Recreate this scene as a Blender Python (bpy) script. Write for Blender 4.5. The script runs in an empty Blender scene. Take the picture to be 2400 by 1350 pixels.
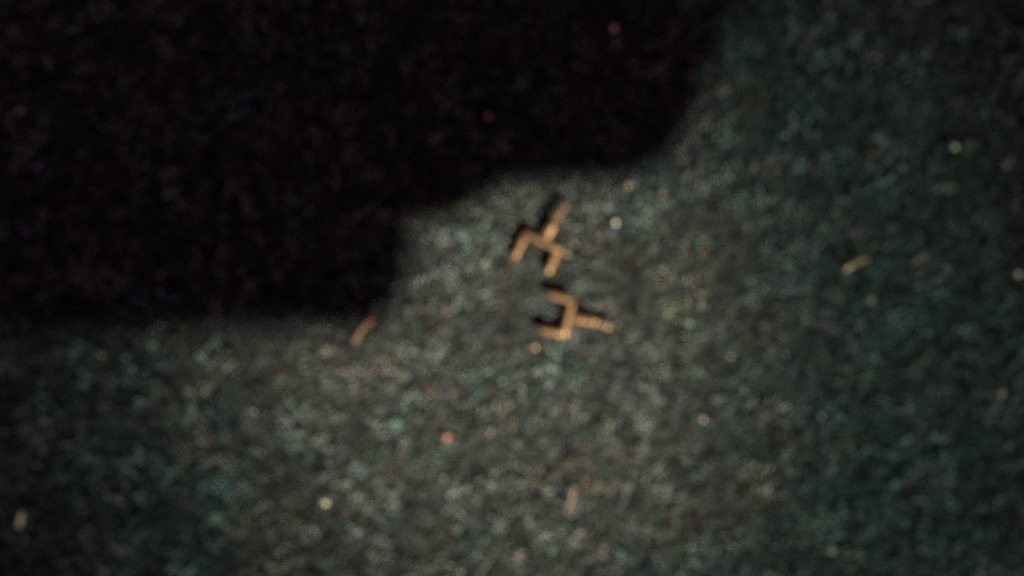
import bpy, bmesh, math, random
import numpy as np
from mathutils import Vector, Matrix

random.seed(7)
rng = np.random.default_rng(11)
S = bpy.context.scene
COL = S.collection

# ---------------------------------------------------------------- camera, world, light, exposure
TOP = 0.0026            # height of the tips of the carpet pile
DIST = 0.118            # lens to pile
cam_d = bpy.data.cameras.new("camera")
cam = bpy.data.objects.new("camera", cam_d)
COL.objects.link(cam)
cam.location = (0, 0, TOP + DIST)
cam_d.sensor_width = 36
cam_d.lens = 36 * DIST / 0.150
cam_d.clip_start = 0.004
cam_d.clip_end = 20
cam_d.dof.use_dof = True            # the photograph is out of focus all over
cam_d.dof.focus_distance = 0.36
cam_d.dof.aperture_fstop = 11.2
S.camera = cam

w = bpy.data.worlds.new("World")
S.world = w
w.use_nodes = True
bg = w.node_tree.nodes["Background"]
bg.inputs[0].default_value = (0.60, 0.38, 0.58, 1)
bg.inputs[1].default_value = 0.27

AIM = Vector((0.007, -0.016, 0))
LAMP = Vector((0.204, -0.362, 0.69))

def spot(name, power, col, angle, blend, aim):
    l = bpy.data.lights.new(name, 'SPOT')
    l.energy = power
    l.color = col
    l.spot_size = math.radians(angle)
    l.spot_blend = blend
    l.shadow_soft_size = 0.013
    o = bpy.data.objects.new(name, l)
    o.location = LAMP
    o.rotation_euler = (aim - LAMP).to_track_quat('-Z', 'Y').to_euler()
    COL.objects.link(o)
    return o

spot("lamp_warm_centre", 63.0, (1.0, 0.84, 0.70), 7.3, 1.0, AIM + Vector((-0.011, 0.009, 0)))  # the lamp, its narrow warm cone shaped to imitate lens vignetting
spot("lens_tint_lamp", 22.0, (0.64, 1.0, 0.80), 14.0, 1.0, AIM + Vector((0.003, -0.002, 0)))  # second lamp added at the same spot to imitate green lens shading

S.cycles.sample_clamp_direct = 1.5
S.cycles.sample_clamp_indirect = 0.6
S.cycles.use_denoising = False      # the photograph is grainy
S.view_settings.view_transform = 'Standard'
S.view_settings.look = 'None'
S.view_settings.exposure = 0
S.view_settings.gamma = 1
S.view_settings.use_curve_mapping = False

# ---------------------------------------------------------------- helpers
def W(px, py, z=TOP):
    """a place measured on the photograph (2400 wide), laid out flat on the pile"""
    return Vector(((px - 1200) / 16000.0, (675 - py) / 16000.0, z))

def nodes(name):
    m = bpy.data.materials.new(name)
    m.use_nodes = True
    nt = m.node_tree
    return m, nt, nt.nodes["Principled BSDF"]

def plain(name, col, rough=0.6, metal=0.0, var=0.25, scale=900.0, bump=0.0):
    m, nt, b = nodes(name)
    n = nt.nodes.new("ShaderNodeTexNoise")
    tc = nt.nodes.new("ShaderNodeTexCoord")
    nt.links.new(tc.outputs["Object"], n.inputs["Vector"])
    n.inputs["Scale"].default_value = scale
    n.inputs["Detail"].default_value = 3
    mx = nt.nodes.new("ShaderNodeMix")
    mx.data_type = 'RGBA'
    mx.inputs["A"].default_value = (*[c * (1 - var) for c in col], 1)
    mx.inputs["B"].default_value = (*[min(1, c * (1 + var)) for c in col], 1)
    nt.links.new(n.outputs["Fac"], mx.inputs["Factor"])
    nt.links.new(mx.outputs["Result"], b.inputs["Base Color"])
    b.inputs["Roughness"].default_value = rough
    b.inputs["Metallic"].default_value = metal
    if bump:
        bp = nt.nodes.new("ShaderNodeBump")
        bp.inputs["Strength"].default_value = bump
        bp.inputs["Distance"].default_value = 0.0003
        nt.links.new(n.outputs["Fac"], bp.inputs["Height"])
        nt.links.new(bp.outputs["Normal"], b.inputs["Normal"])
    return m

def link(name, me, mat, parent=None):
    o = bpy.data.objects.new(name, me)
    if mat:
        me.materials.append(mat)
    COL.objects.link(o)
    o.parent = parent
    return o

def obj(name, bm, mat, parent=None, smooth=True):
    me = bpy.data.meshes.new(name)
    bm.to_mesh(me)
    bm.free()
    if smooth:
        for p in me.polygons:
            p.use_smooth = True
    return link(name, me, mat, parent)

def thing(name, label, cat, loc, group=None):
    o = bpy.data.objects.new(name, None)
    o.empty_display_size = 0.004
    o.location = loc
    COL.objects.link(o)
    return tag(o, label, cat, group)

def tag(o, label, cat, group=None):
    o["label"] = label
    o["category"] = cat
    if group:
        o["group"] = group
    return o

# ---------------------------------------------------------------- the setting: carpet backing and pile
m_base, nt, b = nodes("carpet_backing")
n = nt.nodes.new("ShaderNodeTexNoise"); n.inputs["Scale"].default_value = 420
n.inputs["Detail"].default_value = 5
tc = nt.nodes.new("ShaderNodeTexCoord"); nt.links.new(tc.outputs["Object"], n.inputs["Vector"])
cr = nt.nodes.new("ShaderNodeValToRGB")
cr.color_ramp.elements[0].position = 0.38; cr.color_ramp.elements[0].color = (0.010, 0.010, 0.011, 1)
cr.color_ramp.elements[1].position = 0.68; cr.color_ramp.elements[1].color = (0.035, 0.040, 0.034, 1)
nt.links.new(n.outputs["Fac"], cr.inputs["Fac"]); nt.links.new(cr.outputs["Color"], b.inputs["Base Color"])
bp = nt.nodes.new("ShaderNodeBump"); bp.inputs["Distance"].default_value = 0.0015
nt.links.new(n.outputs["Fac"], bp.inputs["Height"]); nt.links.new(bp.outputs["Normal"], b.inputs["Normal"])
b.inputs["Roughness"].default_value = 0.95
b.inputs["Specular IOR Level"].default_value = 0.1

bm = bmesh.new()
bmesh.ops.create_grid(bm, x_segments=60, y_segments=60, size=0.75)
for v in bm.verts:
    v.co.z = 0.0003 * math.sin(v.co.x * 31) * math.cos(v.co.y * 27)
carpet = obj("carpet", bm, m_base)
carpet["kind"] = "structure"

m_pile, nt, b = nodes("carpet_pile")
at = nt.nodes.new("ShaderNodeAttribute"); at.attribute_name = "tint"
nt.links.new(at.outputs["Color"], b.inputs["Base Color"])
b.inputs["Roughness"].default_value = 0.75
b.inputs["Specular IOR Level"].default_value = 0.25

HX, HY, STEP, PER = 0.132, 0.088, 0.00175, 7
gx = np.arange(-HX, HX, STEP); gy = np.arange(-HY, HY, STEP)
CX, CY = np.meshgrid(gx, gy)
cx = CX.ravel() + rng.uniform(-.5, .5, CX.size) * STEP
cy = CY.ravel() + rng.uniform(-.5, .5, CX.size) * STEP
nc = cx.size
def waves(x, y, k, n, seed):
    r = np.random.default_rng(seed); s = 0
    for _ in range(n):
        a = r.uniform(0, 2 * np.pi); f = k * r.uniform(.5, 1.6)
        s = s + np.sin((x * np.cos(a) + y * np.sin(a)) * f + r.uniform(0, 6.3))
    return s / math.sqrt(n / 2)
patch = waves(cx, cy, 560, 14, 3)                     # centimetre-wide lighter and darker patches
hue = waves(cx, cy, 420, 14, 5)
tuft = waves(cx, cy, 2000, 40, 9)                     # tufts a few millimetres across
c_h = np.clip(0.62 + 0.10 * patch + 0.22 * tuft + rng.normal(0, .14, nc), .25, 1.0)
c_lean = rng.uniform(0, 2 * np.pi, nc)
c_lum = np.clip(np.exp(0.27 * patch + .47 * tuft + rng.normal(0, .40, nc)), .14, 3.2)
pal = np.array([[.070, .078, .063], [.060, .077, .066], [.084, .083, .072], [.066, .070, .070], [.074, .062, .060]])
wt = np.array([.30, .30, .20, .12, .08])
c_col = pal[rng.choice(5, nc, p=wt)]
c_col = c_col * (1 + 0.07 * hue[:, None] * np.array([1.0, -.15, -.5])) * c_lum[:, None]

N = nc * PER
ci = np.repeat(np.arange(nc), PER)
rx = cx[ci] + rng.normal(0, .0006, N); ry = cy[ci] + rng.normal(0, .0006, N)
ang = c_lean[ci] + rng.normal(0, 1.1, N)
curl = rng.normal(0, 1.3, N)
L = rng.uniform(.0009, .0021, N)
H = np.clip(c_h[ci] * rng.uniform(.55, 1.0, N), .15, 1) * (TOP - .0004)
for q0, q1 in (((1320, 487), (1274, 562)), ((1208, 600), (1234, 550)), ((1234, 550), (1308, 586)), ((1308, 586), (1284, 634)),
               ((1419, 764), (1336, 744)), ((1288, 692), (1340, 706)), ((1340, 706), (1322, 780)), ((1322, 780), (1268, 772))):
    A, B = W(*q0), W(*q1); d = B - A                    # the pins press the pile down around them
    tt = np.clip(((rx - A.x) * d.x + (ry - A.y) * d.y) / (d.x ** 2 + d.y ** 2), 0, 1)
    dist = np.hypot(rx - A.x - tt * d.x, ry - A.y - tt * d.y)
    H = np.where(dist < .0024, np.minimum(H, .00035 + .0011 * np.clip(dist / .0024, 0, 1) ** 2), H)
rad = rng.uniform(.00011, .00022, N)
ts = np.array([0, .4, .75, 1.0])
pts = np.zeros((N, 4, 3))
px, py = rx.copy(), ry.copy()
for k, t in enumerate(ts):
    if k:
        dt = t - ts[k - 1]; a = ang + curl * t
        px = px + np.cos(a) * L * dt * (.45 + .8 * t); py = py + np.sin(a) * L * dt * (.45 + .8 * t)
    pts[:, k, 0] = px; pts[:, k, 1] = py; pts[:, k, 2] = H * math.sin(t * math.pi * .72)
# three-sided tubes closing to a tip: 3 rings of 3 + 1 vertex
V = np.zeros((N, 10, 3))
for k in range(3):
    for s in range(3):
        a = s * 2.094 + .5
        perp = np.stack([-np.sin(ang) * math.cos(a), np.cos(ang) * math.cos(a), np.full(N, math.sin(a))], 1)
        V[:, k * 3 + s] = pts[:, k] + perp * (rad * (1 - .12 * k))[:, None]
V[:, 9] = pts[:, 3]
F = []
for k in range(2):
    for s in range(3):
        s2 = (s + 1) % 3
        F += [[k*3+s, k*3+s2, k*3+3+s2], [k*3+s, k*3+3+s2, k*3+3+s]]
for s in range(3):
    F.append([6 + s, 6 + (s + 1) % 3, 9])
F = np.array(F)
faces = (F[None] + (np.arange(N) * 10)[:, None, None]).reshape(-1)
me = bpy.data.meshes.new("carpet_pile")
me.vertices.add(N * 10); me.vertices.foreach_set("co", V.ravel().astype(np.float32))
nf = faces.size // 3
me.loops.add(nf * 3); me.loops.foreach_set("vertex_index", faces.astype(np.int32))
me.polygons.add(nf)
me.polygons.foreach_set("loop_start", (np.arange(nf) * 3).astype(np.int32))
me.update(calc_edges=True)
me.polygons.foreach_set("use_smooth", np.ones(nf, bool))
fc = c_col[ci] * np.exp(rng.normal(0, .14, N))[:, None]
odd = rng.random(N)
fc[odd < .003] = [.20, .10, .055]
fc[(odd > .006) & (odd < .012)] = [.12, .12, .10]
fc[(odd > .014) & (odd < .024)] = [.09, .045, .045]
col = np.ones((N, 10, 4), np.float32); col[:, :, :3] = np.clip(fc, .004, .6)[:, None, :]
ca = me.color_attributes.new("tint", 'FLOAT_COLOR', 'POINT'); ca.data.foreach_set("color", col.ravel())
pile = link("carpet_pile", me, m_pile)
pile["kind"] = "stuff"
tag(pile, "short dark green and grey flecked carpet pile", "carpet pile")

# ---------------------------------------------------------------- the two forked brass pins
m_brass = plain("tarnished_brass", (0.150, 0.084, 0.040), rough=0.42, metal=0.8, var=0.22, scale=700, bump=0.25)
m_bright = plain("highlit_brass", (0.40, 0.25, 0.155), rough=0.42, metal=0.75, var=0.15, scale=900, bump=0.15)  # paler than the body: highlights on collar and bead put into the colour

def bar(p0, p1, wid, hgt, taper=1.0, z0=0.0, z1=0.0):
    """a rounded flat bar from p0 to p1"""
    d = (p1 - p0); ln = d.length
    bm = bmesh.new()
    bmesh.ops.create_cube(bm, size=1)
    bmesh.ops.subdivide_edges(bm, edges=[e for e in bm.edges if abs((e.verts[0].co - e.verts[1].co).x) > .5], cuts=3)
    ang_ = math.atan2(d.y, d.x)
    for v in bm.verts:
        t = v.co.x + .5
        f = 1 + (taper - 1) * t
        v.co = Vector((v.co.x * ln, v.co.y * wid * f, v.co.z * hgt + z0 + (z1 - z0) * t))
    bmesh.ops.bevel(bm, geom=[e for e in bm.edges if e.calc_face_angle(0) > .5], offset=min(wid, hgt) * .30, segments=3, affect='EDGES', profile=.5)
    bmesh.ops.rotate(bm, verts=bm.verts, cent=(0, 0, 0), matrix=Matrix.Rotation(ang_, 3, 'Z'))
    bmesh.ops.translate(bm, verts=bm.verts, vec=(p0 + p1) / 2)
    return bm

def bead(c, rx_, rz_):
    bm = bmesh.new()
    bmesh.ops.create_icosphere(bm, subdivisions=3, radius=1)
    for v in bm.verts:
        v.co = Vector((v.co.x * rx_, v.co.y * rx_, v.co.z * rz_)) + c
    return bm

def forked_pin(label, junction, c1, e1, c2, e2, stem_end, tip, collar, lift, bent):
    base = W(*junction); base.z = TOP - 0.0001
    t = thing("forked_pin", label, "pin", base, "forked brass pins on the carpet")
    q = lambda p: W(*p, 0) - Vector((base.x, base.y, 0))
    mm = 0.001
    J, C1, E1, C2, E2, SE, T = map(q, (junction, c1, e1, c2, e2, stem_end, tip))
    u = (C2 - C1).normalized()
    obj("crossbar", bar(C1 - u * .55 * mm, C2 + u * .55 * mm, 1.26 * mm, 1.62 * mm, z0=.45 * mm, z1=.45 * mm), m_brass, t)
    obj("prong", bar(C1, E1, 1.34 * mm, 1.54 * mm, taper=.93, z0=.45 * mm, z1=.30 * mm), m_brass, t)
    obj("prong", bar(C2, E2, 1.34 * mm, 1.54 * mm, taper=.93, z0=.45 * mm, z1=.30 * mm), m_brass, t)
    obj("stem", bar(J, SE, 1.95 * mm, 1.72 * mm, taper=.74, z0=.47 * mm, z1=(.47 + lift) * mm), m_brass, t)
    cc = q(collar); cc.z = (.68 + lift) * mm
    obj("collar", bead(cc, .72 * mm, .78 * mm), m_bright, t)
    T.z = (.62 + lift + bent) * mm
    SE2 = SE.copy()
    obj("neck", bar(SE2, T, .42 * mm, .9 * mm, z0=(.40 + lift) * mm, z1=(.46 + lift + bent) * mm), m_brass, t)
    obj("bead", bead(T, .70 * mm, .76 * mm), m_bright, t)
    return t

forked_pin("upper brass forked pin pointing to the top with beaded stem and open prongs below",
           (1274, 562), (1233, 549), (1203, 608), (1309, 586), (1281, 643), (1300, 521), (1321, 485), (1306, 509), .40, .10)
forked_pin("lower brass forked pin lying sideways with its prongs opening left and stem pointing right",
           (1335, 744), (1341, 704), (1281, 689), (1321, 783), (1259, 772), (1386, 753), (1422, 764), (1391, 754), .25, -.25)

# ---------------------------------------------------------------- straw bits
def strand(pts_, rads, flat=.6):
    bm = bmesh.new(); rings = []
    n_ = len(pts_)
    for i, (p, r) in enumerate(zip(pts_, rads)):
        d = (pts_[min(i + 1, n_ - 1)] - pts_[max(i - 1, 0)]).normalized()
        s = d.cross(Vector((0, 0, 1))).normalized(); u = s.cross(d)
        rings.append([bm.verts.new(p + s * r * math.cos(a * math.pi / 4) + u * r * flat * math.sin(a * math.pi / 4)) for a in range(8)])
    for a_, b_ in zip(rings, rings[1:]):
        for k in range(8):
            bm.faces.new((a_[k], a_[(k + 1) % 8], b_[(k + 1) % 8], b_[k]))
    bm.faces.new(rings[0]); bm.faces.new(rings[-1][::-1])
    bmesh.ops.recalc_face_normals(bm, faces=bm.faces)
    return bm

def straw(name, label, cat, pix, rads, mat, z=.0002):
    base = W(*pix[len(pix) // 2])
    o = obj(name, strand([W(*p) - base + Vector((0, 0, z)) for p in pix], [r * .00066 for r in rads]), mat)
    o.location = base
    tag(o, label, cat)
    return o

m_straw = plain("orange_straw", (0.46, 0.23, 0.11), .6, 0, .25, 900)
m_pale = plain("pale_straw", (0.50, 0.36, 0.22), .6, 0, .25, 900)
m_rust = plain("reddish_straw", (0.26, 0.14, 0.085), .65, 0, .25, 900)
straw("straw_bit", "curved orange straw bit lying at the edge of the large shadow", "straw",
      [(875, 746), (866, 756), (852, 770), (842, 785), (832, 803)], [.56, .60, .46, .38, .30], m_straw)
straw("straw_bit", "thin reddish straw sliver on the lit carpet low in the middle of the photo", "straw",
      [(1348, 1138), (1342, 1158), (1338, 1175), (1332, 1190), (1328, 1206)], [.2, .34, .30, .24, .18], m_rust)
husk = thing("seed_husk", "pale seed husk with a short brown tail on the right side", "husk", W(1986, 628))
bm = bead(Vector((0, 0, .0003)), .00046, .0004)
bmesh.ops.scale(bm, vec=(1.65, .8, 1), verts=bm.verts)
bmesh.ops.rotate(bm, verts=bm.verts, cent=(0, 0, 0), matrix=Matrix.Rotation(math.radians(38), 3, 'Z'))
obj("kernel", bm, plain("husk_shell", (0.62, 0.42, 0.25), .5, 0, .2, 900), husk)
hb = W(1986, 628)
obj("tail", strand([W(*p) - hb + Vector((0, 0, .0003)) for p in [(1994, 624), (2006, 616), (2018, 610), (2034, 608)]], [.0004, .0004, .00042, .0003]), m_rust, husk)

# ---------------------------------------------------------------- grains and crumbs
def grain(px_, py_, r, mat, label, name="sand_grain", cat="grain", sx=1.0, rot=0.0):
    bm = bmesh.new()
    bmesh.ops.create_icosphere(bm, subdivisions=2, radius=1)
    for v in bm.verts:
        v.co *= 1 + random.uniform(-.16, .16)
        v.co = Vector((v.co.x * sx, v.co.y, v.co.z * .8)) * r * .0008
    bmesh.ops.rotate(bm, verts=bm.verts, cent=(0, 0, 0), matrix=Matrix.Rotation(rot, 3, 'Z'))
    o = obj(name, bm, mat, smooth=False)
    o.location = W(px_, py_, TOP + r * .0003)
    tag(o, label, cat, "grains scattered over the carpet")
    return o

g_cream = plain("cream_grain", (0.78, 0.67, 0.50), .35, 0, .2, 1200)
g_pink = plain("pinkish_grain", (0.72, 0.51, 0.38), .4, 0, .2, 1200)
g_orange = plain("orange_grain", (0.60, 0.25, 0.14), .45, 0, .2, 1200)
g_grey = plain("grey_grain", (0.24, 0.25, 0.22), .45, 0, .2, 1200)
g_dull = plain("dull_tan_grain", (0.26, 0.18, 0.11), .55, 0, .2, 1200)
grain(1472, 435, .50, g_pink, "pinkish sand grain up and right of the upper pin, near the shadow edge")
grain(1443, 522, .40, g_cream, "cream sand grain level with the upper pin stem on its right")
grain(2237, 345, .50, g_cream, "bright cream grain alone in the upper right of the carpet")
grain(2384, 642, .48, g_cream, "cream grain at the right edge of the photo, level with the seed husk")
grain(1255, 815, .34, g_pink, "pinkish grain just below the lower pin's prongs")
grain(1048, 1025, .52, g_orange, "vivid orange grain on the lit carpet below and left of the pins")
grain(764, 1178, .50, g_cream, "cream grain alone low on the left half of the carpet")
grain(50, 1217, .50, plain("yellow_chip", (0.74, 0.56, 0.30), .4, 0, .15, 900), "long yellowish chip near the bottom left corner of the carpet", "chip", "chip", 3.4, math.radians(78))
grain(238, 832, .28, g_pink, "small pinkish grain left on the carpet under the shadow's straight edge")
grain(295, 838, .42, g_grey, "grey grain beside a small pinkish grain under the shadow's straight edge")
grain(2345, 921, .48, g_orange, "orange grain near the right edge, halfway down the lower half")
grain(2363, 1043, .38, g_dull, "dull tan grain near the right edge, below an orange grain")
grain(1648, 983, .32, g_pink, "pinkish grain on the carpet right of centre, below the level of the pins")
grain(1950, 1290, .46, g_dull, "tan crumb at the bottom edge in the right half", "crumb", "crumb", 1.5, math.radians(-50))
grain(1146, 274, .50, g_orange, "orange grain inside the large shadow above the upper pin")
grain(1440, 68, .60, g_pink, "pale grain deep in the large shadow near the top edge")
grain(46, 260, .42, g_orange, "dark orange grain in the large shadow at the left edge")
grain(378, 645, .34, g_orange, "dim reddish grain in the left shadow just above its straight edge")
grain(1800, 1143, .40, g_grey, "small grey grain low in the right half between the orange grain and reddish sliver")
grain(1768, 392, .44, g_dull, "dull tan grain right of the shadow's slanted edge")
grain(1840, 318, .36, g_grey, "small grey grain farther up along the shadow's slanted edge")
grain(1552, 456, .44, g_dull, "dull tan grain next to the pinkish grain by the shadow edge")
grain(2040, 703, .50, g_dull, "brownish crumb just below the seed husk tail", "crumb", "crumb", 1.4, math.radians(60))
grain(1712, 835, .28, g_pink, "small pinkish grain right of the lower pin by a wide gap")
grain(1216, 1090, .32, g_dull, "small dull brown grain between the vivid orange grain and the reddish sliver")
grain(1296, 965, .40, g_grey, "small grey grain below the lower pin in the lit middle")
grain(1415, 1284, .42, g_dull, "dull tan grain at the bottom edge below the reddish sliver")
grain(1925, 975, .38, g_grey, "small grey grain on the dark green carpet low in the right half")
grain(1178, 893, .34, g_grey, "small dull grey grain below and left of the lower pin")
grain(922, 870, .32, g_grey, "small dull grey grain below and right of the curved orange straw")

# ---------------------------------------------------------------- the photographer's phone and hand, above and out of the picture: their shadow fills the upper left
m_body = plain("black_phone_case", (0.02, 0.02, 0.022), .45, 0, .1, 300)
m_glass = plain("phone_glass", (0.01, 0.01, 0.012), .08, 0, .1, 300)
m_skin = plain("skin", (0.42, 0.24, 0.17), .55, 0, .1, 250)
m_sleeve = plain("dark_sleeve_cloth", (0.03, 0.03, 0.035), .9, 0, .35, 700, .6)

def rrect(x0, x1, y0, y1, r, z0, z1, bev=.0015):
    bm = bmesh.new(); vs = []
    for cx_, cy_, a0 in ((x1 - r, y1 - r, 0), (x0 + r, y1 - r, 90), (x0 + r, y0 + r, 180), (x1 - r, y0 + r, 270)):
        for k in range(9):
            a = math.radians(a0 + k * 11.25)
            vs.append(bm.verts.new((cx_ + r * math.cos(a), cy_ + r * math.sin(a), z0)))
    f = bm.faces.new(vs)
    ex = bmesh.ops.extrude_face_region(bm, geom=[f])
    bmesh.ops.translate(bm, vec=(0, 0, z1 - z0), verts=[g for g in ex["geom"] if isinstance(g, bmesh.types.BMVert)])
    bmesh.ops.recalc_face_normals(bm, faces=bm.faces)
    if bev:
        bmesh.ops.bevel(bm, geom=[e for e in bm.edges if e.calc_face_angle(0) > 1.2], offset=bev, segments=3, affect='EDGES', profile=.5)
    return bm

CZ = TOP + DIST
ph = thing("smartphone", "black smartphone held flat above the carpet by a hand", "phone", (0, 0, CZ + .002))
obj("body", rrect(-.126, .0245, -.0700, .0087, .0085, 0, .0082), m_body, ph)
obj("screen", rrect(-.1235, .022, -.0677, .006, .009, .0083, .0087, 0), m_glass, ph)
bm = bmesh.new()
bmesh.ops.create_cone(bm, cap_ends=True, segments=32, radius1=.0055, radius2=.0055, depth=.0008)
bmesh.ops.translate(bm, vec=(0, 0, -.0006), verts=bm.verts)
obj("lens_ring", bm, m_glass, ph)

def skin(name, verts, edges, rads, mat, parent=None, sub=2):
    me_ = bpy.data.meshes.new(name)
    me_.from_pydata([Vector(v) for v in verts], edges, [])
    o = link(name, me_, mat, parent)
    md = o.modifiers.new("Skin", 'SKIN'); md.use_smooth_shade = True
    for i, r in enumerate(rads):
        me_.skin_vertices[0].data[i].radius = (r, r) if not isinstance(r, tuple) else r
    me_.skin_vertices[0].data[0].use_root = True
    s = o.modifiers.new("Subdivision", 'SUBSURF'); s.levels = sub; s.render_levels = sub
    return o

hz = CZ + .006
arm = thing("hand", "bare hand with a dark sleeve gripping the end of the phone", "hand", (.050, -.010, hz))
hv, he, hr = [], [], []
def node(p, r, prev=None):
    hv.append(p); hr.append(r)
    if prev is not None:
        he.append((prev, len(hv) - 1))
    return len(hv) - 1
wr = node((.062, .062, -.002), .020)
p1 = node((.024, .034, .0), (.024, .016), wr)
p2 = node((.003, .004, .0), (.0235, .014), p1)
# thumb on the screen side
a = node((.012, -.012, .008), .011, p2); a = node((-.004, -.019, .0125), .0095, a); a = node((-.026, -.017, .0125), .008, a); node((-.040, -.010, .0118), .006, a)
a = node((.000, -.0330, -.002), .0115, p2); a = node((-.008, -.0310, -.006), .0095, a); a = node((-.021, -.0270, -.011), .0090, a); node((-.0350, -.0370, -.0125), .0112, a); a = node((.0062, -.0205, .002), .0085, p2)  # finger-like lobes added to the hand to fill out its shadow outline
# four fingers curled under the end of the phone
for y0, ln, k in ((-.026, 1.15, 0), (-.012, 1.2, 1), (.004, 1.15, 2), (.018, 1.0, 3)):
    a = node((.004 - .001 * k, y0 + .001, -.001), .0095, p2)
    a = node((-.010, y0 - .002, -.0115), .0085, a)
    a = node((-.022 * ln, y0 - .001, -.0135), .0078, a)
    node((-.033 * ln, y0, -.0125), .0060, a)
skin("palm_and_fingers", hv, he, hr, m_skin, arm)
skin("sleeve", [(.055, .056, -.003), (.100, .100, -.030), (.190, .180, -.088)], [(0, 1), (1, 2)], [.026, .033, .040], m_sleeve, arm)
